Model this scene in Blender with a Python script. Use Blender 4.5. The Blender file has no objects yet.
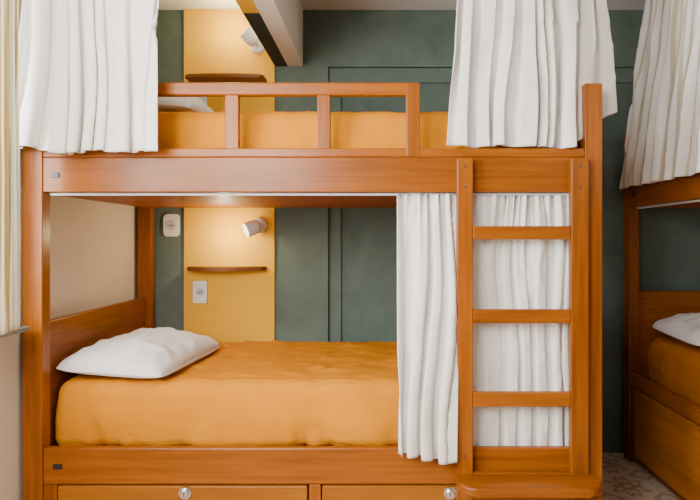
import bpy, bmesh, math, random
from mathutils import Vector, Matrix, noise
PI = math.pi
C = bpy.context.scene.collection
random.seed(4)

# ------------------------------------------------------------------ materials
def newmat(name):
    m = bpy.data.materials.new(name); m.use_nodes = True
    nt = m.node_tree
    b = nt.nodes['Principled BSDF']
    return m, nt, b
def N(nt, t, **kw):
    n = nt.nodes.new(t)
    for k, v in kw.items():
        if k in n.inputs: n.inputs[k].default_value = v
        else: setattr(n, k, v)
    return n
def ramp(nt, stops):
    r = nt.nodes.new('ShaderNodeValToRGB')
    while len(r.color_ramp.elements) < len(stops): r.color_ramp.elements.new(.5)
    for e, (p, c) in zip(r.color_ramp.elements, stops):
        e.position = p; e.color = (*c, 1)
    return r
def wood(name, axis, dark, light, rough=.32):
    m, nt, b = newmat(name); L = nt.links.new
    tc = N(nt, 'ShaderNodeTexCoord'); oi = N(nt, 'ShaderNodeObjectInfo')
    ad = N(nt, 'ShaderNodeVectorMath', operation='ADD')
    mu = N(nt, 'ShaderNodeMath', operation='MULTIPLY'); mu.inputs[1].default_value = 13.0
    L(oi.outputs['Random'], mu.inputs[0])
    L(tc.outputs['Object'], ad.inputs[0]); L(mu.outputs[0], ad.inputs[1])
    mp = N(nt, 'ShaderNodeMapping')
    sc = [42.0, 42.0, 42.0]; sc[axis] = 1.8
    mp.inputs['Scale'].default_value = sc
    L(ad.outputs[0], mp.inputs['Vector'])
    n1 = N(nt, 'ShaderNodeTexNoise', Scale=1.6, Detail=10.0, Roughness=.66)
    L(mp.outputs[0], n1.inputs['Vector'])
    r = ramp(nt, [(.22, dark), (.5, tuple((a+c)/2 for a, c in zip(dark, light))), (.78, light)])
    L(n1.outputs['Fac'], r.inputs['Fac'])
    mp2 = N(nt, 'ShaderNodeMapping'); s2 = [7.0, 7.0, 7.0]; s2[axis] = .8
    mp2.inputs['Scale'].default_value = s2; L(ad.outputs[0], mp2.inputs['Vector'])
    n2 = N(nt, 'ShaderNodeTexNoise', Scale=1.5, Detail=3.0, Distortion=.5); L(mp2.outputs[0], n2.inputs['Vector'])
    m2 = N(nt, 'ShaderNodeMapRange'); m2.inputs['From Min'].default_value = .25; m2.inputs['From Max'].default_value = .75
    m2.inputs['To Min'].default_value = .76; m2.inputs['To Max'].default_value = 1.2
    L(n2.outputs['Fac'], m2.inputs['Value'])
    hs = N(nt, 'ShaderNodeHueSaturation')
    mr = N(nt, 'ShaderNodeMapRange'); mr.inputs['To Min'].default_value = .82; mr.inputs['To Max'].default_value = 1.08
    L(oi.outputs['Random'], mr.inputs['Value'])
    mm = N(nt, 'ShaderNodeMath', operation='MULTIPLY'); L(mr.outputs[0], mm.inputs[0]); L(m2.outputs[0], mm.inputs[1])
    L(mm.outputs[0], hs.inputs['Value'])
    L(r.outputs['Color'], hs.inputs['Color']); L(hs.outputs[0], b.inputs['Base Color'])
    bp = N(nt, 'ShaderNodeBump', Strength=.04, Distance=.003)
    L(n1.outputs['Fac'], bp.inputs['Height']); L(bp.outputs[0], b.inputs['Normal'])
    b.inputs['Roughness'].default_value = rough
    b.inputs['Specular IOR Level'].default_value = .22
    b.inputs['Coat Weight'].default_value = .10; b.inputs['Coat Roughness'].default_value = .2
    return m
def plaster(name, c1, c2, scale=3.0, rough=.8, bump=.15, detail=6.0, lo=.35, hi=.7):
    m, nt, b = newmat(name); L = nt.links.new
    tc = N(nt, 'ShaderNodeTexCoord')
    n1 = N(nt, 'ShaderNodeTexNoise', Scale=scale, Detail=detail, Roughness=.65, Distortion=.6)
    L(tc.outputs['Object'], n1.inputs['Vector'])
    r = ramp(nt, [(lo, c1), (hi, c2)]); L(n1.outputs['Fac'], r.inputs['Fac'])
    L(r.outputs['Color'], b.inputs['Base Color'])
    n2 = N(nt, 'ShaderNodeTexNoise', Scale=scale*18, Detail=4.0)
    L(tc.outputs['Object'], n2.inputs['Vector'])
    bp = N(nt, 'ShaderNodeBump', Strength=bump, Distance=.004)
    L(n2.outputs['Fac'], bp.inputs['Height']); L(bp.outputs[0], b.inputs['Normal'])
    b.inputs['Roughness'].default_value = rough
    b.inputs['Specular IOR Level'].default_value = .2
    return m
def cloth(name, c1, c2, weave=900, bump=.12, sheen=.2, crease=22.0, trans=0.0, stripe=None):
    m, nt, b = newmat(name); L = nt.links.new
    tc = N(nt, 'ShaderNodeTexCoord')
    n1 = N(nt, 'ShaderNodeTexNoise', Scale=6.0, Detail=5.0)
    L(tc.outputs['Object'], n1.inputs['Vector'])
    r = ramp(nt, [(.3, c1), (.7, c2)]); L(n1.outputs['Fac'], r.inputs['Fac'])
    col = r.outputs['Color']
    if stripe:
        fq, sc_ = stripe
        sp = N(nt, 'ShaderNodeSeparateXYZ'); L(tc.outputs['UV'], sp.inputs[0])
        mu = N(nt, 'ShaderNodeMath', operation='MULTIPLY'); mu.inputs[1].default_value = fq; L(sp.outputs['X'], mu.inputs[0])
        fr = N(nt, 'ShaderNodeMath', operation='FRACT'); L(mu.outputs[0], fr.inputs[0])
        rs = ramp(nt, [(.0, (0, 0, 0)), (.62, (0, 0, 0)), (.66, (1, 1, 1)), (.86, (1, 1, 1)), (.90, (0, 0, 0))]); L(fr.outputs[0], rs.inputs['Fac'])
        mc = N(nt, 'ShaderNodeMix', data_type='RGBA'); L(rs.outputs['Color'], mc.inputs[0]); L(col, mc.inputs[6]); mc.inputs[7].default_value = (*sc_, 1)
        col = mc.outputs[2]
    L(col, b.inputs['Base Color'])
    n2 = N(nt, 'ShaderNodeTexNoise', Scale=float(weave), Detail=2.0)
    L(tc.outputs['Object'], n2.inputs['Vector'])
    n3 = N(nt, 'ShaderNodeTexNoise', Scale=crease, Detail=4.0, Distortion=.8)
    L(tc.outputs['Object'], n3.inputs['Vector'])
    mx = N(nt, 'ShaderNodeMath', operation='MULTIPLY_ADD'); mx.inputs[1].default_value = .12
    L(n2.outputs['Fac'], mx.inputs[0]); L(n3.outputs['Fac'], mx.inputs[2])
    bp = N(nt, 'ShaderNodeBump', Strength=bump, Distance=.010)
    L(mx.outputs[0], bp.inputs['Height']); L(bp.outputs[0], b.inputs['Normal'])
    b.inputs['Roughness'].default_value = .9
    b.inputs['Sheen Weight'].default_value = sheen
    b.inputs['Specular IOR Level'].default_value = .1
    if trans:
        tr = N(nt, 'ShaderNodeBsdfTranslucent'); L(col, tr.inputs['Color'])
        ms = N(nt, 'ShaderNodeMixShader'); ms.inputs[0].default_value = trans
        L(b.outputs[0], ms.inputs[1]); L(tr.outputs[0], ms.inputs[2])
        L(ms.outputs[0], nt.nodes['Material Output'].inputs['Surface'])
    return m
def plain(name, c, rough=.5, metal=0.0, emit=None, es=0):
    m, nt, b = newmat(name)
    n1 = N(nt, 'ShaderNodeTexNoise', Scale=30.0)
    r = ramp(nt, [(.3, tuple(x*.95 for x in c)), (.7, c)])
    nt.links.new(n1.outputs['Fac'], r.inputs['Fac']); nt.links.new(r.outputs['Color'], b.inputs['Base Color'])
    b.inputs['Roughness'].default_value = rough; b.inputs['Metallic'].default_value = metal
    if emit:
        b.inputs['Emission Color'].default_value = (*emit, 1); b.inputs['Emission Strength'].default_value = es
    return m

WD, WL = (.170, .039, .0018), (.375, .106, .0048)
W = [wood('wood_x', 0, WD, WL), wood('wood_y', 1, WD, WL), wood('wood_z', 2, WD, WL)]
W_DR = wood('wood_drawer', 0, (.28, .080, .004), (.48, .160, .010))
W_SH = wood('wood_shelf', 0, (.12, .036, .007), (.24, .080, .016), .45)
W_PL = wood('wood_platform', 0, WD, WL, .6)
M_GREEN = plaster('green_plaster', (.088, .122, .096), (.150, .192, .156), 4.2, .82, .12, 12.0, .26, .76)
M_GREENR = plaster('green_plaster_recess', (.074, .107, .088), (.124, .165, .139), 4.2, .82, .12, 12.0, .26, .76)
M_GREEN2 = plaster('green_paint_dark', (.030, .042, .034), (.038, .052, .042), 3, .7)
M_YEL = plaster('yellow_paint', (.80, .42, .022), (.84, .46, .030), 2.0, .75, .05)
M_BEIGE = plaster('beige_wall', (.66, .57, .44), (.72, .63, .50), 2.0, .85, .08)
M_WHITE = plaster('white_ceiling', (.82, .81, .78), (.86, .85, .82), 2.0, .85, .05)
M_GREYW = plaster('beam_cream', (.86, .83, .75), (.90, .87, .80), 2.0, .85, .05)
M_SOCK = plain('socket_grey', (.58, .56, .53), .4)
M_CUR = cloth('curtain_linen', (.80, .765, .71), (.86, .83, .78), 900, .28, .1, crease=11.0, trans=.10)
M_CUR2 = cloth('striped_linen', (.80, .765, .71), (.86, .83, .78), 900, .28, .1, crease=11.0, trans=.10, stripe=(34.0, (.60, .51, .38)))
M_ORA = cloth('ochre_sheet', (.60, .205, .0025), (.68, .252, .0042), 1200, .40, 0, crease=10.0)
M_ORA_SHADE = cloth('ochre_sheet_shaded', (.42, .125, .004), (.48, .152, .007), 1200, .3, 0, crease=9.0)  # ochre sheet darkened to stand in for the shade far from the light
M_PIL = cloth('pillow_cotton', (.76, .74, .71), (.82, .805, .78), 1000, .34, .1, crease=8.0)
M_PLA = plain('white_plastic', (.80, .78, .74), .35)
M_LAMP = plain('silver_white_lamp_enamel', (.74, .75, .76), .35, 0)
M_BULB = plain('lamp_bulb', (.9, .87, .8), .4, 0, (1, .88, .68), .5)
M_MET = plain('chrome', (.68, .68, .69), .2, 1)
M_TRACK = plain('white_track', (.75, .75, .74), .4)
M_BLK = plain('black_plastic', (.015, .015, .015), .4)
M_DARK = plain('dark_slot', (.05, .045, .04), .6)
M_FRAME = plain('window_metal', (.20, .20, .20), .4, .6)

def striped():
    m, nt, b = newmat('striped_curtain'); L = nt.links.new
    tc = N(nt, 'ShaderNodeTexCoord'); sp = N(nt, 'ShaderNodeSeparateXYZ')
    L(tc.outputs['UV'], sp.inputs[0])
    mu = N(nt, 'ShaderNodeMath', operation='MULTIPLY'); mu.inputs[1].default_value = 6.5
    L(sp.outputs['X'], mu.inputs[0])
    fr = N(nt, 'ShaderNodeMath', operation='FRACT'); L(mu.outputs[0], fr.inputs[0])
    r = ramp(nt, [(0, (.78, .73, .61)), (.32, (.52, .42, .18)), (.50, (.77, .72, .60)), (.68, (.28, .33, .28)), (.80, (.78, .73, .62))])
    r.color_ramp.interpolation = 'CONSTANT'
    L(fr.outputs[0], r.inputs['Fac']); L(r.outputs['Color'], b.inputs['Base Color'])
    b.inputs['Roughness'].default_value = .9
    tr = N(nt, 'ShaderNodeBsdfTranslucent'); L(r.outputs['Color'], tr.inputs['Color'])
    mx = N(nt, 'ShaderNodeMixShader'); mx.inputs[0].default_value = .45
    L(b.outputs[0], mx.inputs[1]); L(tr.outputs[0], mx.inputs[2])
    L(mx.outputs[0], nt.nodes['Material Output'].inputs['Surface'])
    return m
M_STR = striped()
def floor_mat():
    m, nt, b = newmat('patterned_tile'); L = nt.links.new
    tc = N(nt, 'ShaderNodeTexCoord')
    mp = N(nt, 'ShaderNodeMapping'); mp.inputs['Scale'].default_value = (4.0, 4.0, 4.0)
    L(tc.outputs['Object'], mp.inputs['Vector'])
    fr = N(nt, 'ShaderNodeVectorMath', operation='FRACTION'); L(mp.outputs[0], fr.inputs[0])
    su = N(nt, 'ShaderNodeVectorMath', operation='SUBTRACT'); su.inputs[1].default_value = (.5, .5, 0)
    L(fr.outputs[0], su.inputs[0])
    ab = N(nt, 'ShaderNodeVectorMath', operation='ABSOLUTE'); L(su.outputs[0], ab.inputs[0])
    sp = N(nt, 'ShaderNodeSeparateXYZ'); L(ab.outputs[0], sp.inputs[0])
    def M(op, a, b_):
        n = N(nt, 'ShaderNodeMath', operation=op)
        for i, v in enumerate((a, b_)):
            if v is None: continue
            if isinstance(v, (int, float)): n.inputs[i].default_value = v
            else: L(v, n.inputs[i])
        return n.outputs[0]
    X, Y = sp.outputs['X'], sp.outputs['Y']
    ang = M('ARCTAN2', Y, X); pet = M('MULTIPLY', M('SINE', M('MULTIPLY', ang, 8.0), None), .09)
    rad = M('SQRT', M('ADD', M('MULTIPLY', X, X), M('MULTIPLY', Y, Y)), None)
    d1 = M('ABSOLUTE', M('SUBTRACT', M('ADD', rad, pet), .28), None)
    d2 = M('ABSOLUTE', M('SUBTRACT', M('ADD', X, Y), .78), None)
    d3 = M('ABSOLUTE', M('SUBTRACT', rad, .12), None)
    dm = M('MINIMUM', M('MINIMUM', d1, d2), d3)
    r = ramp(nt, [(.035, (.40, .27, .18)), (.07, (.62, .50, .37))]); L(dm, r.inputs['Fac'])
    gt = M('GREATER_THAN', M('MAXIMUM', X, Y), .490)
    mix = N(nt, 'ShaderNodeMix', data_type='RGBA')
    L(gt, mix.inputs[0]); L(r.outputs['Color'], mix.inputs[6]); mix.inputs[7].default_value = (.46, .36, .26, 1)
    L(mix.outputs[2], b.inputs['Base Color']); b.inputs['Roughness'].default_value = .55
    b.inputs['Specular IOR Level'].default_value = .25
    return m
M_FLOOR = floor_mat()

# ------------------------------------------------------------------ mesh helpers
def bx(bm, x0, x1, y0, y1, z0, z1, bev=0.0, seg=2):
    r = bmesh.ops.create_cube(bm, size=1)
    vs = r['verts']
    for v in vs:
        v.co = Vector(((x0+x1)/2+v.co.x*(x1-x0), (y0+y1)/2+v.co.y*(y1-y0), (z0+z1)/2+v.co.z*(z1-z0)))
    if bev > 0:
        es = list({e for v in vs for e in v.link_edges})
        bmesh.ops.bevel(bm, geom=es, offset=bev, segments=seg, affect='EDGES', profile=.5)
def cyl(bm, p0, p1, r0, r1=None, seg=24, caps=True):
    p0 = Vector(p0); p1 = Vector(p1); r1 = r0 if r1 is None else r1
    d = p1-p0; q = d.to_track_quat('Z', 'Y').to_matrix().to_4x4()
    bmesh.ops.create_cone(bm, cap_ends=caps, segments=seg, radius1=r0, radius2=r1, depth=d.length,
                          matrix=Matrix.Translation((p0+p1)/2) @ q)
def prism(bm, pts, z0, z1, bev=0.0):
    a = [bm.verts.new((x, y, z0)) for x, y in pts]; b = [bm.verts.new((x, y, z1)) for x, y in pts]
    n = len(pts); fs = [bm.faces.new(list(reversed(a))), bm.faces.new(b)]
    for i in range(n): fs.append(bm.faces.new((a[i], a[(i+1) % n], b[(i+1) % n], b[i])))
    if bev > 0:
        es = [e for e in fs[0].edges] + [e for e in fs[1].edges]
        bmesh.ops.bevel(bm, geom=es, offset=bev, segments=2, affect='EDGES', profile=.5)
def obj(name, bm, mat, parent=None, smooth=False, base=True):
    bmesh.ops.recalc_face_normals(bm, faces=bm.faces[:])
    loc = Vector((0, 0, 0))
    if parent is None and base:
        xs = [v.co.x for v in bm.verts]; ys = [v.co.y for v in bm.verts]; zs = [v.co.z for v in bm.verts]
        loc = Vector(((min(xs)+max(xs))/2, (min(ys)+max(ys))/2, min(zs)))
        for v in bm.verts: v.co -= loc
    me = bpy.data.meshes.new(name); bm.to_mesh(me); bm.free()
    me.materials.append(mat)
    if smooth:
        for p in me.polygons: p.use_smooth = True
    o = bpy.data.objects.new(name, me); C.objects.link(o); o.location = loc
    if parent: o.parent = parent
    return o
def box(name, mat, parent, *a, bev=.003):
    bm = bmesh.new(); bx(bm, *a, bev=bev); return obj(name, bm, mat, parent)
def tag(o, label, cat, group=None):
    o['label'] = label; o['category'] = cat
    if group: o['group'] = group
    return o
def thing(name, loc, label, cat, group=None, rz=0):
    o = bpy.data.objects.new(name, None); C.objects.link(o)
    o.location = loc; o.rotation_euler = (0, 0, rz); o.empty_display_size = .1
    return tag(o, label, cat, group)
def struct(name, boxes, mat, parent=None, prisms=()):
    bm = bmesh.new()
    for b in boxes: bx(bm, *b)
    for p in prisms: prism(bm, *p)
    o = obj(name, bm, mat, parent, base=False)
    o['kind'] = 'structure'
    return o

# ------------------------------------------------------------------ room shell
XL, XR, YB, YF, ZC = -1.25, 2.25, .99, -2.7, 2.315
struct('floor', [(XL-.15, XR+.15, YF, YB+.2, -.1, 0)], M_FLOOR)
struct('ceiling', [(XL-.15, XR+.15, YF, YB+.2, ZC, ZC+.1)], M_WHITE)
wb = struct('wall_back', [(XL, XR, YB+.07, YB+.17, 0, ZC), (-.27, XR, YB, YB+.07, 2.02, ZC), (XL, -.27, YB, YB+.07, 0, ZC)], M_GREEN)
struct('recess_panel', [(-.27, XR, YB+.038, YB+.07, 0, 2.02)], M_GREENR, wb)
struct('recess_border', [(-.27, -.205, YB+.024, YB+.04, 0, 2.02), (-.205, XR, YB+.024, YB+.04, 1.945, 2.02)], M_GREEN, wb)
struct('wall_right', [(XR, XR+.12, YF, YB+.17, 0, ZC)], M_BEIGE)
WY0, WY1, WZ0, WZ1 = -1.75, -.12, .832, 2.1
struct('wall_left', [(XL-.12, XL, YF, YB+.17, 0, WZ0), (XL-.12, XL, YF, YB+.17, WZ1, ZC),
                     (XL-.12, XL, YF, WY0, WZ0, WZ1), (XL-.12, XL, WY1, YB+.17, WZ0, WZ1)], M_BEIGE)
w = struct('window_1', [(XL-.09, XL-.05, WY0, WY0+.05, WZ0, WZ1), (XL-.09, XL-.05, WY1-.05, WY1, WZ0, WZ1),
                    (XL-.09, XL-.05, WY0, WY1, WZ0, WZ0+.05), (XL-.09, XL-.05, WY0, WY1, WZ1-.05, WZ1),
                    (XL-.09, XL-.05, -.96, -.91, WZ0, WZ1)], M_FRAME)
bm = bmesh.new(); bx(bm, XL-.12, XL+.075, WY0, -.050, WZ0-.016, WZ0, bev=.003); obj('window_sill', bm, M_FRAME, w)
bmw = struct('trim_1', [(-.545, -.40, YF, YB, 2.03, ZC), (-.478, -.40, YF, YB, 2.022, 2.03)], M_GREYW)
struct('painted_underside_green', [(-.545, -.478, .30, YB, 2.022, 2.03)], M_GREEN2, bmw)
struct('painted_underside_yellow', [(-.545, -.478, YF, .30, 2.022, 2.03)], M_YEL, bmw)

# ------------------------------------------------------------------ bunk bed (local: x along length, y to the wall)
S = 1.95/566
def px(p): return (p-22)*S
def pz(p): return 1.12-(p-240)*S
BL, BD = 2.0, .975
def make_bunk():
    t = thing('bunk_bed', (-1.233, 0, 0), 'honey-brown wooden bunk bed seen side-on with ladder, in front of the yellow panel', 'bunk bed', 'matching wooden bunk beds')
    PH = pz(83)
    box('post', W[2], t, 0, px(42), 0, .05, 0, PH)
    box('post', W[2], t, px(585), BL, 0, .05, 0, PH)
    box('post', W[2], t, 0, px(42), BD-.05, BD, 0, PH)
    box('post', W[2], t, px(585), BL, BD-.05, BD, 0, PH)
    a, b = px(42), px(585)
    ur = box('upper_side_rail', W[0], t, a, b, .004, .030, pz(192), pz(157))
    box('upper_rail_cap', W[0], t, a, b, .002, .034, pz(157), pz(148), bev=.004)
    lr = box('lower_side_rail', W[0], t, a, b, .004, .030, pz(485), pz(448.5), bev=.005)
    for par, (x, y) in ((ur, (54, 175)), (lr, (57, 467))):
        pl = box('label_plate', M_BLK, par, px(x-4.5), px(x+4.5), 0, .006, pz(y+2.6), pz(y-2.6), bev=.001)
        pl['label'] = 'small black plate on the rail'
    box('guard_bar', W[0], t, a, px(420), .002, .032, pz(95), pz(82), bev=.005)
    for x0, x1 in ((224, 238), (317, 330)):
        box('guard_upright', W[2], t, px(x0), px(x1), .006, .028, pz(149), pz(94))
    box('guard_upright', W[2], t, px(406), px(420), .0, .03, pz(157), pz(83), bev=.004)
    box('back_rail', W[0], t, a, b, BD-.045, BD-.02, pz(192), pz(150))
    box('back_rail', W[0], t, a, b, BD-.045, BD-.02, .25, .40)
    box('headboard', W[1], t, .02, .045, .05, BD-.05, .10, .83, bev=.006)
    box('footboard', W[1], t, BL-.045, BL-.02, .05, BD-.05, .10, .83, bev=.006)
    box('upper_end_board', W[1], t, .02, .045, .05, BD-.05, pz(192), 1.62, bev=.006)
    box('upper_end_board', W[1], t, BL-.045, BL-.02, .05, BD-.05, pz(192), 1.50, bev=.006)
    box('upper_platform', W_PL, t, .046, BL-.046, .031, BD-.046, pz(191.5), pz(191.5)+.02)
    box('lower_platform', W_PL, t, .046, BL-.046, .075, BD-.046, .34, .36)
    tr = box('curtain_track', M_TRACK, t, a+.005, b-.005, .034, .052, pz(192)-.009, pz(192)-.001, bev=.001)
    tr['label'] = 'white metal curtain track'
    box('drawer_divider', W[2], t, px(308.5), px(320.5), .008, .03, .02, pz(485.5))
    box('drawer_divider', W[2], t, px(42), px(55.5), .008, .03, .02, pz(485.5))
    box('drawer_divider', W[2], t, px(580), px(585), .008, .03, .02, pz(485.5))
    box('plinth', W[0], t, a, b, .035, .055, 0, .06)
    for x0, x1, xk in ((57, 307, 185), (322, 578, 450)):
        bm = bmesh.new(); bx(bm, px(x0), px(x1), .002, .022, .035, pz(486.5), bev=.004)
        bx(bm, px(x0)+.015, px(x1)-.015, .022, .55, .05, pz(486.5)-.03)
        d = obj('drawer', bm, W_DR, t)
        bm = bmesh.new()
        zc = pz(493)
        cyl(bm, (px(xk), .003, zc), (px(xk), -.003, zc), .022, .021, 36)
        cyl(bm, (px(xk), -.003, zc), (px(xk), -.011, zc), .016, .015, 32)
        cyl(bm, (px(xk), -.011, zc), (px(xk), -.014, zc), .015, .012, 32)
        h = obj('drawer_lock', bm, M_MET, d); h['label'] = 'round chrome drawer lock'
        box('keyhole', M_DARK, d, px(xk)-.0016, px(xk)+.0016, -.015, -.0135, zc-.007, zc+.007, bev=.0004)
    f = 1.92/1.95
    def lx(p): return 1.233+(p-380)*S*f
    def lz(p): return 1.12-(p-240)*S*f
    for x0, x1 in ((457, 473), (571, 589)):
        st = box('ladder_stile', W[2], t, lx(x0), lx(x1), -.032, -.001, 0, lz(158), bev=.004)
        for y in (166, 187, 456):
            bm = bmesh.new(); cyl(bm, (lx((x0+x1)/2), -.032, lz(y)), (lx((x0+x1)/2), -.0345, lz(y)), .0045, .003, 14)
            q = obj('bolt', bm, M_DARK, st); q['label'] = 'dark bolt head'
    for y0, y1 in ((226, 239.5), (309.5, 323.5), (392.5, 407)):
        box('ladder_rung', W[0], t, lx(473), lx(571), -.030, -.006, lz(y1), lz(y0), bev=.004)
    bm = bmesh.new(); pts = []
    x0, x1, yb, yf, r = lx(456), lx(592), -.034, -.15, .05
    pts += [(x1, yb), (x0, yb)]
    for k in range(7):
        a_ = PI + k/6*PI/2; pts.append((x0+r+r*math.cos(a_), yf+r+r*math.sin(a_)))
    for k in range(7):
        a_ = 1.5*PI + k/6*PI/2; pts.append((x1-r+r*math.cos(a_), yf+r+r*math.sin(a_)))
    prism(bm, pts, lz(473)-.030, lz(473), bev=.007); obj('ladder_step', bm, W[0], t)
    box('step_bracket', W[0], t, lx(473), lx(571), -.030, -.006, lz(473)-.09, lz(473)-.0, bev=.003)
    return t
bed1 = make_bunk()
def copy_tree(o, parent=None):
    c = o.copy(); C.objects.link(c)
    if parent: c.parent = parent
    for ch in list(o.children): copy_tree(ch, c)
    return c
bed2 = copy_tree(bed1)
X2, Y2 = 1.258, .975
bed2.location = (X2, Y2, 0); bed2.rotation_euler = (0, 0, -PI/2)
bed2['label'] = 'second wooden bunk bed at the right photo edge, seen end-on and cut off'
for ch in list(bed2.children):
    n = ch.name.split('.')[0]
    if n in ('lower_platform', 'headboard'): ch.location.z += .030
    if n == 'lower_side_rail':
        ch.scale.z = .50; ch.location.z = .452-pz(448.5)*.50
        for g in list(ch.children): bpy.data.objects.remove(g)
    if n in ('drawer', 'drawer_divider'):
        ch.scale.z = 1.41
        for g in list(ch.children): bpy.data.objects.remove(g)

# ------------------------------------------------------------------ bedding
def mattress(name, x0, x1, y0, y1, z0, z1, r, seed, label, group, creases=(), mat=None, slope=.018):
    bm = bmesh.new(); bmesh.ops.create_cube(bm, size=2)
    bmesh.ops.subdivide_edges(bm, edges=bm.edges[:], cuts=95, use_grid_fill=True)
    h = Vector(((x1-x0)/2, (y1-y0)/2, (z1-z0)/2)); c = Vector(((x0+x1)/2, (y0+y1)/2, (z0+z1)/2))
    inn = h-Vector((r, r, r))
    for v in bm.verts:
        p = Vector([math.sin(t*PI/2)*k for t, k in zip(v.co, h)])
        q = Vector([max(-i, min(i, a)) for a, i in zip(p, inn)])
        d = p-q
        if d.length > 1e-6: p = q+d.normalized()*r
        n = Vector((p.x/h.x**2, p.y/h.y**2, p.z/h.z**2)).normalized()
        w_ = noise.noise(Vector((p.x*2.6+seed, p.y*3.2, p.z*5)))*.004
        w_ += noise.noise(Vector((p.x*9+p.y*5+seed, p.y*9-p.x*3, p.z*6)))*.0034
        for (fx_, fy_, aw, th_) in ((4, 5, .008, .89), (9, 5, .008, .91), (6, 14, .007, .91)):
            rd = 1-abs(noise.noise(Vector((p.x*fx_+p.y*2+seed*2, p.y*fy_-p.x*1.5, p.z*3))))
            w_ += aw*max(0, rd-th_)/(1-th_)
        if p.y < -h.y*.8: w_ = min(w_, .004)
        if p.z < -h.z*.85: w_ = 0
        p += n*w_
        if p.z > 0: p.z += .005*(1-(p.x/h.x)**2)*(1-(p.y/h.y)**2)
        for (cx, cw, cd, lean) in creases:
            if p.y < -h.y*.75:
                xx = cx + lean*(p.z)
                g = math.exp(-((p.x-xx)/cw)**2)*max(0, .55-p.z/h.z)*cd
                p.y += g
        s = max(0, min(1, (-p.x/h.x-.72)/.28)); s = s*s*(3-2*s)
        p.x += slope*s*max(0, (p.z+h.z)/(2*h.z))**1.4
        p.y += .014*max(0, -p.y/h.y)**6*max(0, (p.z+h.z)/(2*h.z))**2
        v.co = c+p
    o = obj(name, bm, mat or M_ORA, smooth=True)
    return tag(o, label, 'mattress', group)
mattress('mattress', -1.188, .70, .082, .925, .362, .605, .046, 1.3, 'ochre-sheeted mattress on the lower bunk of the side-on bed', 'ochre mattresses',
         ((-.02, .014, .026, .15), (.03, .018, .020, -.2), (.30, .02, .016, .1), (-.45, .03, .012, .2), (-.80, .02, .018, -.3), (-.72, .014, .016, -.1)))
mattress('mattress', -1.181, .70, .084, .925, pz(191.5)+.022, 1.588, .045, 7.7, 'ochre-sheeted mattress on the top bunk behind the guard rail', 'ochre mattresses',
         ((-.5, .02, .012, .2), (0, .02, .012, -.2)))
m3 = mattress('mattress', -1.186, .70, .076, .925, .392, .632, .055, 4.1, 'ochre mattress with shade in its sheet colour on the lower bunk of the right-hand bed, cut by the frame', 'ochre mattresses', mat=M_ORA_SHADE, slope=.01)
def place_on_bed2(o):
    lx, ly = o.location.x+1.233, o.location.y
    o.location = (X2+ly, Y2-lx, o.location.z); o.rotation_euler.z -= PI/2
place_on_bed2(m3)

def pillow(a, b, T, loc, rz, tilt, seed, label):
    bm = bmesh.new(); n = 64; grid = {}
    for side in (1, -1):
        for i in range(n+1):
            for j in range(n+1):
                u = math.sin((i/n*2-1)*PI/2); v = math.sin((j/n*2-1)*PI/2)
                edge = i in (0, n) or j in (0, n)
                if side == -1 and edge: grid[(-1, i, j)] = grid[(1, i, j)]; continue
                cr = 1-.075*(abs(u)**4.5)*(abs(v)**4.5)
                x = a*u*cr*(1-.035*(1-v*v)); y = b*v*cr*(1-.03*(1-u*u))
                th = T*((1-u**2)**.38)*((1-v**2)**.38)
                k = min(1, 4*(1-abs(u)))*min(1, 4*(1-abs(v)))
                wr = noise.noise(Vector((x*4.5+seed, y*4.5, side)))*.018 + noise.noise(Vector((x*12+seed, y*10, side)))*.006
                for f_, am in ((6, .008), (12, .005)):
                    rdg = 1-abs(noise.noise(Vector((x*f_+seed*3, y*f_*.6+x*4, 5))))
                    wr += am*max(0, rdg-.82)/.18
                wr += .006*math.sin(y*55+seed+x*20)*max(0, abs(u)-.52)/.48
                wr += .006*math.sin(x*65+seed+y*15)*max(0, abs(v)-.58)/.42
                z = side*th*(1.0 if side > 0 else .38)+wr*k*(1 if side > 0 else .15)
                if edge: z += noise.noise(Vector((x*9+seed, y*9, 3)))*.006
                grid[(side, i, j)] = bm.verts.new((x, y, z))
    for side in (1, -1):
        for i in range(n):
            for j in range(n):
                f = [grid[(side, i, j)], grid[(side, i+1, j)], grid[(side, i+1, j+1)], grid[(side, i, j+1)]]
                bm.faces.new(f if side > 0 else f[::-1])
    mt = Matrix.Rotation(tilt, 4, 'Y')
    for v in bm.verts: v.co = mt @ v.co
    mz = min(v.co.z for v in bm.verts)
    for v in bm.verts: v.co.z -= mz
    ring = [(1, i, 0) for i in range(n)] + [(1, n, j) for j in range(n)] + [(1, i, n) for i in range(n, 0, -1)] + [(1, 0, j) for j in range(n, 0, -1)]
    pts = [grid[k].co.copy() for k in ring]
    o = obj('pillow', bm, M_PIL, smooth=True, base=False)
    bm2 = bmesh.new(); rings = []; m = len(pts); cen = sum(pts, Vector())/m
    for i, p in enumerate(pts):
        t = (pts[(i+1) % m]-pts[i-1]).normalized(); nrm = (p-cen); nrm.z = 0; nrm = (nrm-t*nrm.dot(t)).normalized(); bi = t.cross(nrm)
        rings.append([bm2.verts.new(p+(nrm*math.cos(k/6*2*PI)+bi*math.sin(k/6*2*PI))*.0032) for k in range(6)])
    for i in range(m):
        A, B = rings[i], rings[(i+1) % m]
        for k in range(6): bm2.faces.new((A[k], A[(k+1) % 6], B[(k+1) % 6], B[k]))
    obj('seam', bm2, M_PIL, o, smooth=True)
    o.location = loc; o.rotation_euler = (0, 0, rz)
    return tag(o, label, 'pillow', 'white pillows')
pillow(.210, .318, .092, (-.957, .385, .606), -.08, .06, 2.0, 'plump white pillow on the lower bunk below the wall lamp')
pillow(.225, .33, .100, (-.930, .50, 1.594), 0, .05, 5.0, 'white pillow on the top bunk, half hidden behind the guard rail')
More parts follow.
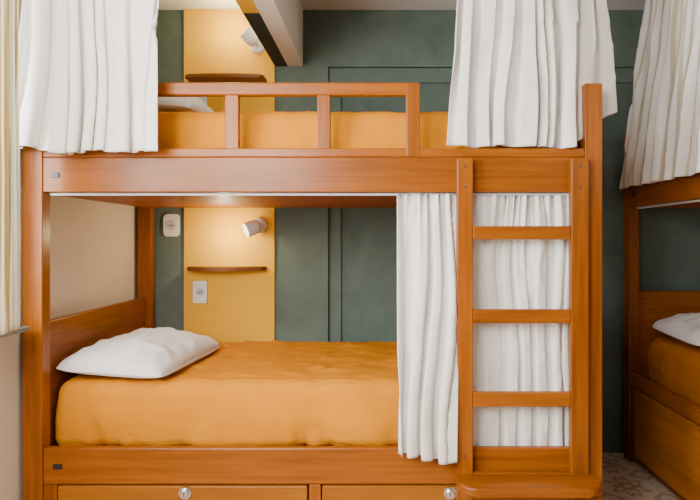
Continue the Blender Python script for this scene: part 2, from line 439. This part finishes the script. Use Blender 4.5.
p3 = pillow(.225, .33, .094, (-.945, .42, .640), 0, .05, 9.0, 'white pillow on the right-hand bunk bed, cut by the frame')
place_on_bed2(p3)

# ------------------------------------------------------------------ curtains
def lerp_path(pts, u):
    n = len(pts)-1; f = min(u*n, n-1e-6); i = int(f); t = f-i
    a, b = pts[i], pts[i+1]
    if isinstance(a, (int, float)): return a+(b-a)*t
    return tuple(p+(q-p)*t for p, q in zip(a, b))
def curtain(name, top, bot, ztop, zbot, n, at, ab, seed, mat, label, cat='curtain', group=None, rows=84, bias=1.0, gather=.0, crumple=.004, flare=0.0, wav=.008, vs=1.0, ridge=.5):
    rnd = random.Random(seed); ph = [rnd.uniform(0, 6.28) for _ in range(8)]
    K = int(n)+2; kn = [0]
    for _ in range(K): kn.append(kn[-1]+rnd.uniform(.35, 1.7))
    kn = [k/kn[-1] for k in kn]
    ka = [rnd.uniform(.4, 1.4) for _ in range(K+1)]
    def phase(u):
        for i in range(K):
            if u <= kn[i+1]:
                t = (u-kn[i])/(kn[i+1]-kn[i]); return (i+t), ka[i]*(1-t)+ka[i+1]*t
        return K, ka[K]
    bm = bmesh.new(); cols = int(n*28); V = []; U = {}
    for j in range(rows+1):
        v = j/rows; row = []
        for i in range(cols+1):
            u = i/cols
            pt, pb = lerp_path(top, u), lerp_path(bot, u)
            e = v**bias
            x = pt[0]+(pb[0]-pt[0])*e; y = pt[1]+(pb[1]-pt[1])*e
            e1, e2 = max(0, u-.02), min(1, u+.02)
            A, B = lerp_path(top if v < .5 else bot, e1), lerp_path(top if v < .5 else bot, e2)
            tx, ty = B[0]-A[0], B[1]-A[1]; l = math.hypot(tx, ty) or 1; tx /= l; ty /= l
            us = min(1, max(0, u+.5/n*noise.noise(Vector((u*n*.5+seed, v*1.7*vs, 4)))))
            f, ak = phase(us)
            th = 2*PI*f
            ak *= .8+.55*noise.noise(Vector((f*.8+seed, v*1.8*vs, 9)))+.25
            F = ak*math.sin(th+ph[2]) + .15*math.sin(2*th+ph[4]+v*1.3*vs) + .8*noise.noise(Vector((u*n*.7+seed*3, v*1.3*vs, 1.5)))
            F = 1.45*math.tanh(F/1.45)
            amp = at+(ab-at)*v
            off = amp*F*.9
            cm = noise.noise(Vector((u*n*1.4+seed, v*3.6, 7)))*1.0+noise.noise(Vector((u*n*2.6+seed, v*8, 2)))*.35
            rg = 1-abs(noise.noise(Vector((u*n*1.1+v*3+seed, v*4-u*n*.4, 11))))
            cm -= ridge*max(0, rg-.80)/.20
            off += crumple*cm
            if gather:
                off += gather*math.exp(-v*7)*(math.sin(th*2.3+ph[5])+.6*math.sin(th*3.7+ph[1]))
            lat = amp*.42*math.sin(2*th+ph[6])
            if flare: lat += flare*(u-.5)*2*math.sin(PI*min(1, .1+v*.75))
            zt = ztop; zb = lerp_path(zbot, u) if isinstance(zbot, (list, tuple)) else zbot
            z = zt+(zb-zt)*v + wav*v*2*noise.noise(Vector((u*n*.7+seed, 3, 3)))
            vv = bm.verts.new((x-ty*off+tx*lat, y+tx*off+ty*lat, z)); U[vv] = (u, v)
            row.append(vv)
        V.append(row)
    uvl = bm.loops.layers.uv.new('UVMap')
    for j in range(rows):
        for i in range(cols):
            fc = bm.faces.new((V[j][i], V[j][i+1], V[j+1][i+1], V[j+1][i]))
            for lp in fc.loops: lp[uvl].uv = U[lp.vert]
    o = obj(name, bm, mat, smooth=True)
    s = o.modifiers.new('thickness', 'SOLIDIFY'); s.thickness = .0015; s.offset = 0
    return tag(o, label, cat, group)
def fx(p, d): return (p-380)*d/566
def fz(p, d): return 1.12-(p-240)*d/566
G = 'white bunk curtains'
curtain('bunk_curtain', [(fx(34, 1.90), -.05), (fx(154, 1.90), -.05)], [(fx(8, 1.89), -.058), (fx(158, 1.90), -.058)],
        ZC-.002, [fz(148, 1.9), fz(153, 1.9), fz(152, 1.9)], 6, .015, .025, 11, M_CUR,
        'short white linen curtain over the left end of the top bunk', group=G, crumple=.007)
curtain('bunk_curtain', [(fx(464, 1.97), .006), (fx(505, 1.97), .006), (fx(550, 1.97), .018), (fx(576, 2.04), .09), (fx(594, 2.09), .125)],
        [(fx(449, 1.97), .004), (fx(496, 1.97), .004), (fx(540, 1.97), .006), (fx(576, 1.97), .012), (fx(611, 2.09), .135)],
        ZC-.002, [fz(146, 1.97), fz(148, 1.97), fz(148, 1.97), fz(147, 1.97), fz(112, 2.09)], 7.6, .015, .025, 23, M_CUR,
        'short white linen curtain above the ladder on the top bunk', group=G, crumple=.007)
curtain('bunk_curtain', [(fx(397, 1.985), .030), (fx(457, 1.985), .030)], [(fx(399, 1.92), -.036), (fx(455, 1.92), -.036)],
        pz(193.5), [fz(456, 1.92), fz(460, 1.92)], 2.8, .012, .027, 5, M_CUR,
        'long white curtain hanging beside the ladder on the lower bunk, over the rail', group=G, bias=.6, gather=.010, crumple=.009, flare=.006)
curtain('bunk_curtain', [(fx(464, 2.0), .049), (fx(582, 2.0), .049)], [(fx(466, 2.0), .052), (fx(582, 2.0), .052)],
        pz(193.5), .372, 5.4, .010, .013, 52, M_CUR,
        'long white curtain drawn behind the ladder rungs on the lower bunk', group=G, gather=.010, crumple=.009, wav=0, vs=1.1)
curtain('bunk_curtain', [(1.216, .60), (1.216, -.85)], [(1.222, .92), (1.222, -.95)],
        ZC-.002, 1.378, 14, .014, .021, 17, M_CUR2,
        'short white curtain on the right-hand bunk bed at the photo edge', group=G, crumple=.006)
curtain('window_curtain', [(-1.178, -.118), (-1.140, -.25), (-1.185, -.62)], [(-1.176, -.118), (-1.136, -.25), (-1.185, -.60)], 2.2, WZ0+.003, 8, .008, .010, 41, M_STR,
        'striped cream and yellow window curtain at the far left edge', 'curtain', crumple=.002, wav=0)

# ------------------------------------------------------------------ wall things
pn = box('wall_panel', M_YEL, None, fx(184, 2.93), fx(274.5, 2.93), YB-.012, YB, .45, ZC, bev=.001)
tag(pn, 'tall yellow painted panel on the green wall behind the bunk', 'wall panel')
YP = YB-.012
def shelf(z0, z1, d0, dc, skew, label):
    bm = bmesh.new(); x0, x1 = fx(187, 2.83)-.020, fx(265.5, 2.83)-.014; pts = [(x1, YP), (x0, YP)]
    r = .018; n = 28
    for k in range(n+1):
        s = k/n
        d = d0+dc*math.sin(PI*s**skew)
        e = min(s, 1-s)*(x1-x0)
        if e < r: d -= r-math.sqrt(max(0, r*r-(r-e)**2))
        pts.append((x0+(x1-x0)*s, YP-d))
    prism(bm, pts, z0, z1, bev=.004)
    tag(obj('wall_shelf', bm, W_SH), label, 'shelf', 'small dark wall shelves')
shelf(.964, .984, .058, .060, .8, 'small dark wooden shelf under the lower wall lamp')
shelf(1.934, 1.952, .090, .015, 1, 'small dark wooden shelf under the upper wall lamp, above the top bunk')

def lamp(x, z, d, label, glow, off, gl):
    t = thing('wall_lamp', (x, YP, z), label, 'wall lamp', 'white wall spotlights')
    ox, oz = off
    bm = bmesh.new(); cyl(bm, (ox, 0, oz), (ox, -.012, oz), .040, .040, 40); cyl(bm, (ox, -.012, oz), (ox, -.020, oz), .040, .033, 40); obj('wall_plate', bm, M_LAMP, t)
    bm = bmesh.new(); cyl(bm, (ox, -.015, oz), (0, -.070, 0), .008, .008, 16); obj('arm', bm, M_LAMP, t)
    d = Vector(d).normalized(); c = Vector((0, -.085, 0))
    prof = [(-.044, 0), (-.0435, .012), (-.041, .022), (-.036, .029), (-.027, .0345), (-.014, .037), (.034, .038), (.036, .0365), (.034, .033), (.018, .029), (.018, 0)]
    bm = bmesh.new(); q = d.to_track_quat('Z', 'Y').to_matrix(); ring = []
    for (h, r) in prof:
        if r == 0: ring.append([bm.verts.new(c+q @ Vector((0, 0, h)))])
        else: ring.append([bm.verts.new(c+q @ Vector((r*math.cos(k/40*2*PI), r*math.sin(k/40*2*PI), h))) for k in range(40)])
    for A, B in zip(ring, ring[1:]):
        for k in range(40):
            k2 = (k+1) % 40
            if len(A) == 1: bm.faces.new((A[0], B[k], B[k2]))
            elif len(B) == 1: bm.faces.new((A[k], A[k2], B[0]))
            else: bm.faces.new((A[k], A[k2], B[k2], B[k]))
    hd = obj('lamp_head', bm, M_LAMP, t, smooth=False)
    bm = bmesh.new(); cyl(bm, c+d*.019, c+d*.028, .026, .022, 24)
    bl = obj('bulb', bm, M_BULB, hd); bl['label'] = 'glowing warm bulb'
    ld = bpy.data.lights.new('lamp_glow', 'POINT'); ld.energy = glow; ld.color = (1, .87, .56); ld.shadow_soft_size = .03; ld.specular_factor = 0
    lo = bpy.data.objects.new('lamp_glow', ld); C.objects.link(lo)
    lo.location = Vector((x, YP, z))+Vector(gl)
lamp(fx(253, 2.86), fz(228, 2.86), (-.70, -.38, -.32), 'white cylinder wall lamp above the lower bunk shelf', 4.6, (.020, .014), (-.125, -.150, -.03))
lamp(fx(251, 2.86), fz(38, 2.86), (-.50, -.25, .50), 'white cylinder wall lamp above the top bunk shelf', 3.2, (.022, -.018), (-.105, -.140, .05))

def outlet(x0, x1, y0, y1, yw, label, rnd=.008, sr=.021):
    d = yw+1.95
    X0, X1, Z0, Z1 = fx(x0, d), fx(x1, d), fz(y1, d), fz(y0, d); w, h = X1-X0, Z1-Z0
    t = thing('wall_outlet', ((X0+X1)/2, yw, Z0), label, 'outlet')
    pts = []
    for (cx, cy, a0) in ((w/2-rnd, h-rnd, 0), (-w/2+rnd, h-rnd, PI/2), (-w/2+rnd, rnd, PI), (w/2-rnd, rnd, 1.5*PI)):
        for k in range(6):
            a = a0+k/5*PI/2; pts.append((cx+rnd*math.cos(a), cy+rnd*math.sin(a)))
    bm = bmesh.new(); prism(bm, pts, 0, .010, bev=.002)
    for v in bm.verts: v.co = Vector((v.co.x, -v.co.z, v.co.y))
    obj('cover_plate', bm, M_PLA, t)
    bm = bmesh.new()
    cyl(bm, (0, -.010, h/2), (0, -.014, h/2), sr, sr*.94, 28)
    q = obj('socket', bm, M_SOCK, t); q['label'] = 'grey round socket centre'
    bm = bmesh.new()
    for k in (-1, 0, 1):
        cyl(bm, (k*.0085, -.0135, h/2-(.003 if k == 0 else 0)), (k*.0085, -.0148, h/2-(.003 if k == 0 else 0)), .0036, .0036, 12)
    q = obj('socket_holes', bm, M_DARK, t); q['label'] = 'dark socket holes'
outlet(164, 180, 214, 236.5, YB, 'white outlet plate on the green wall left of the yellow panel', .020, .027)
outlet(193.5, 207.5, 281, 303, YP, 'white outlet plate on the yellow panel under the lower shelf')
outlet(193.5, 207.5, 95, 117, YP, 'white outlet plate on the yellow panel behind the top bunk guard rail')

# ------------------------------------------------------------------ light
def area(name, loc, target, sx, sy, e, col):
    l = bpy.data.lights.new(name, 'AREA'); l.shape = 'RECTANGLE'; l.size = sx; l.size_y = sy; l.energy = e; l.color = col
    o = bpy.data.objects.new(name, l); C.objects.link(o); o.location = loc
    o.rotation_euler = (Vector(target)-Vector(loc)).to_track_quat('-Z', 'Y').to_euler()
area('front_daylight', (-1.0, -2.3, 1.75), (.15, .8, 1.1), .9, .9, 80, (1, .985, .96))
area('window_daylight', (-1.6, -.95, 1.5), (.5, -.1, 1.1), 1.5, 1.2, 155, (.98, .99, 1))
area('beam_fill', (2.1, -2.3, 1.9), (-.4, .2, 2.1), .8, .8, 12, (1, .97, .92))  # added fill to brighten the beam's right face, no daylight opening there
wd = bpy.data.worlds.new('World'); bpy.context.scene.world = wd; wd.use_nodes = True
bg = wd.node_tree.nodes['Background']; bg.inputs[0].default_value = (1, .98, .95, 1); bg.inputs[1].default_value = .11

# ------------------------------------------------------------------ camera
cd = bpy.data.cameras.new('Camera'); cam = bpy.data.objects.new('Camera', cd); C.objects.link(cam)
cam.location = (0, -1.95, 1.12); cam.rotation_euler = (PI/2, 0, 0)
cd.sensor_width = 36; cd.lens = 36*566/700; cd.shift_x = -30/700; cd.shift_y = -10/700; cd.clip_start = .02
bpy.context.scene.camera = cam
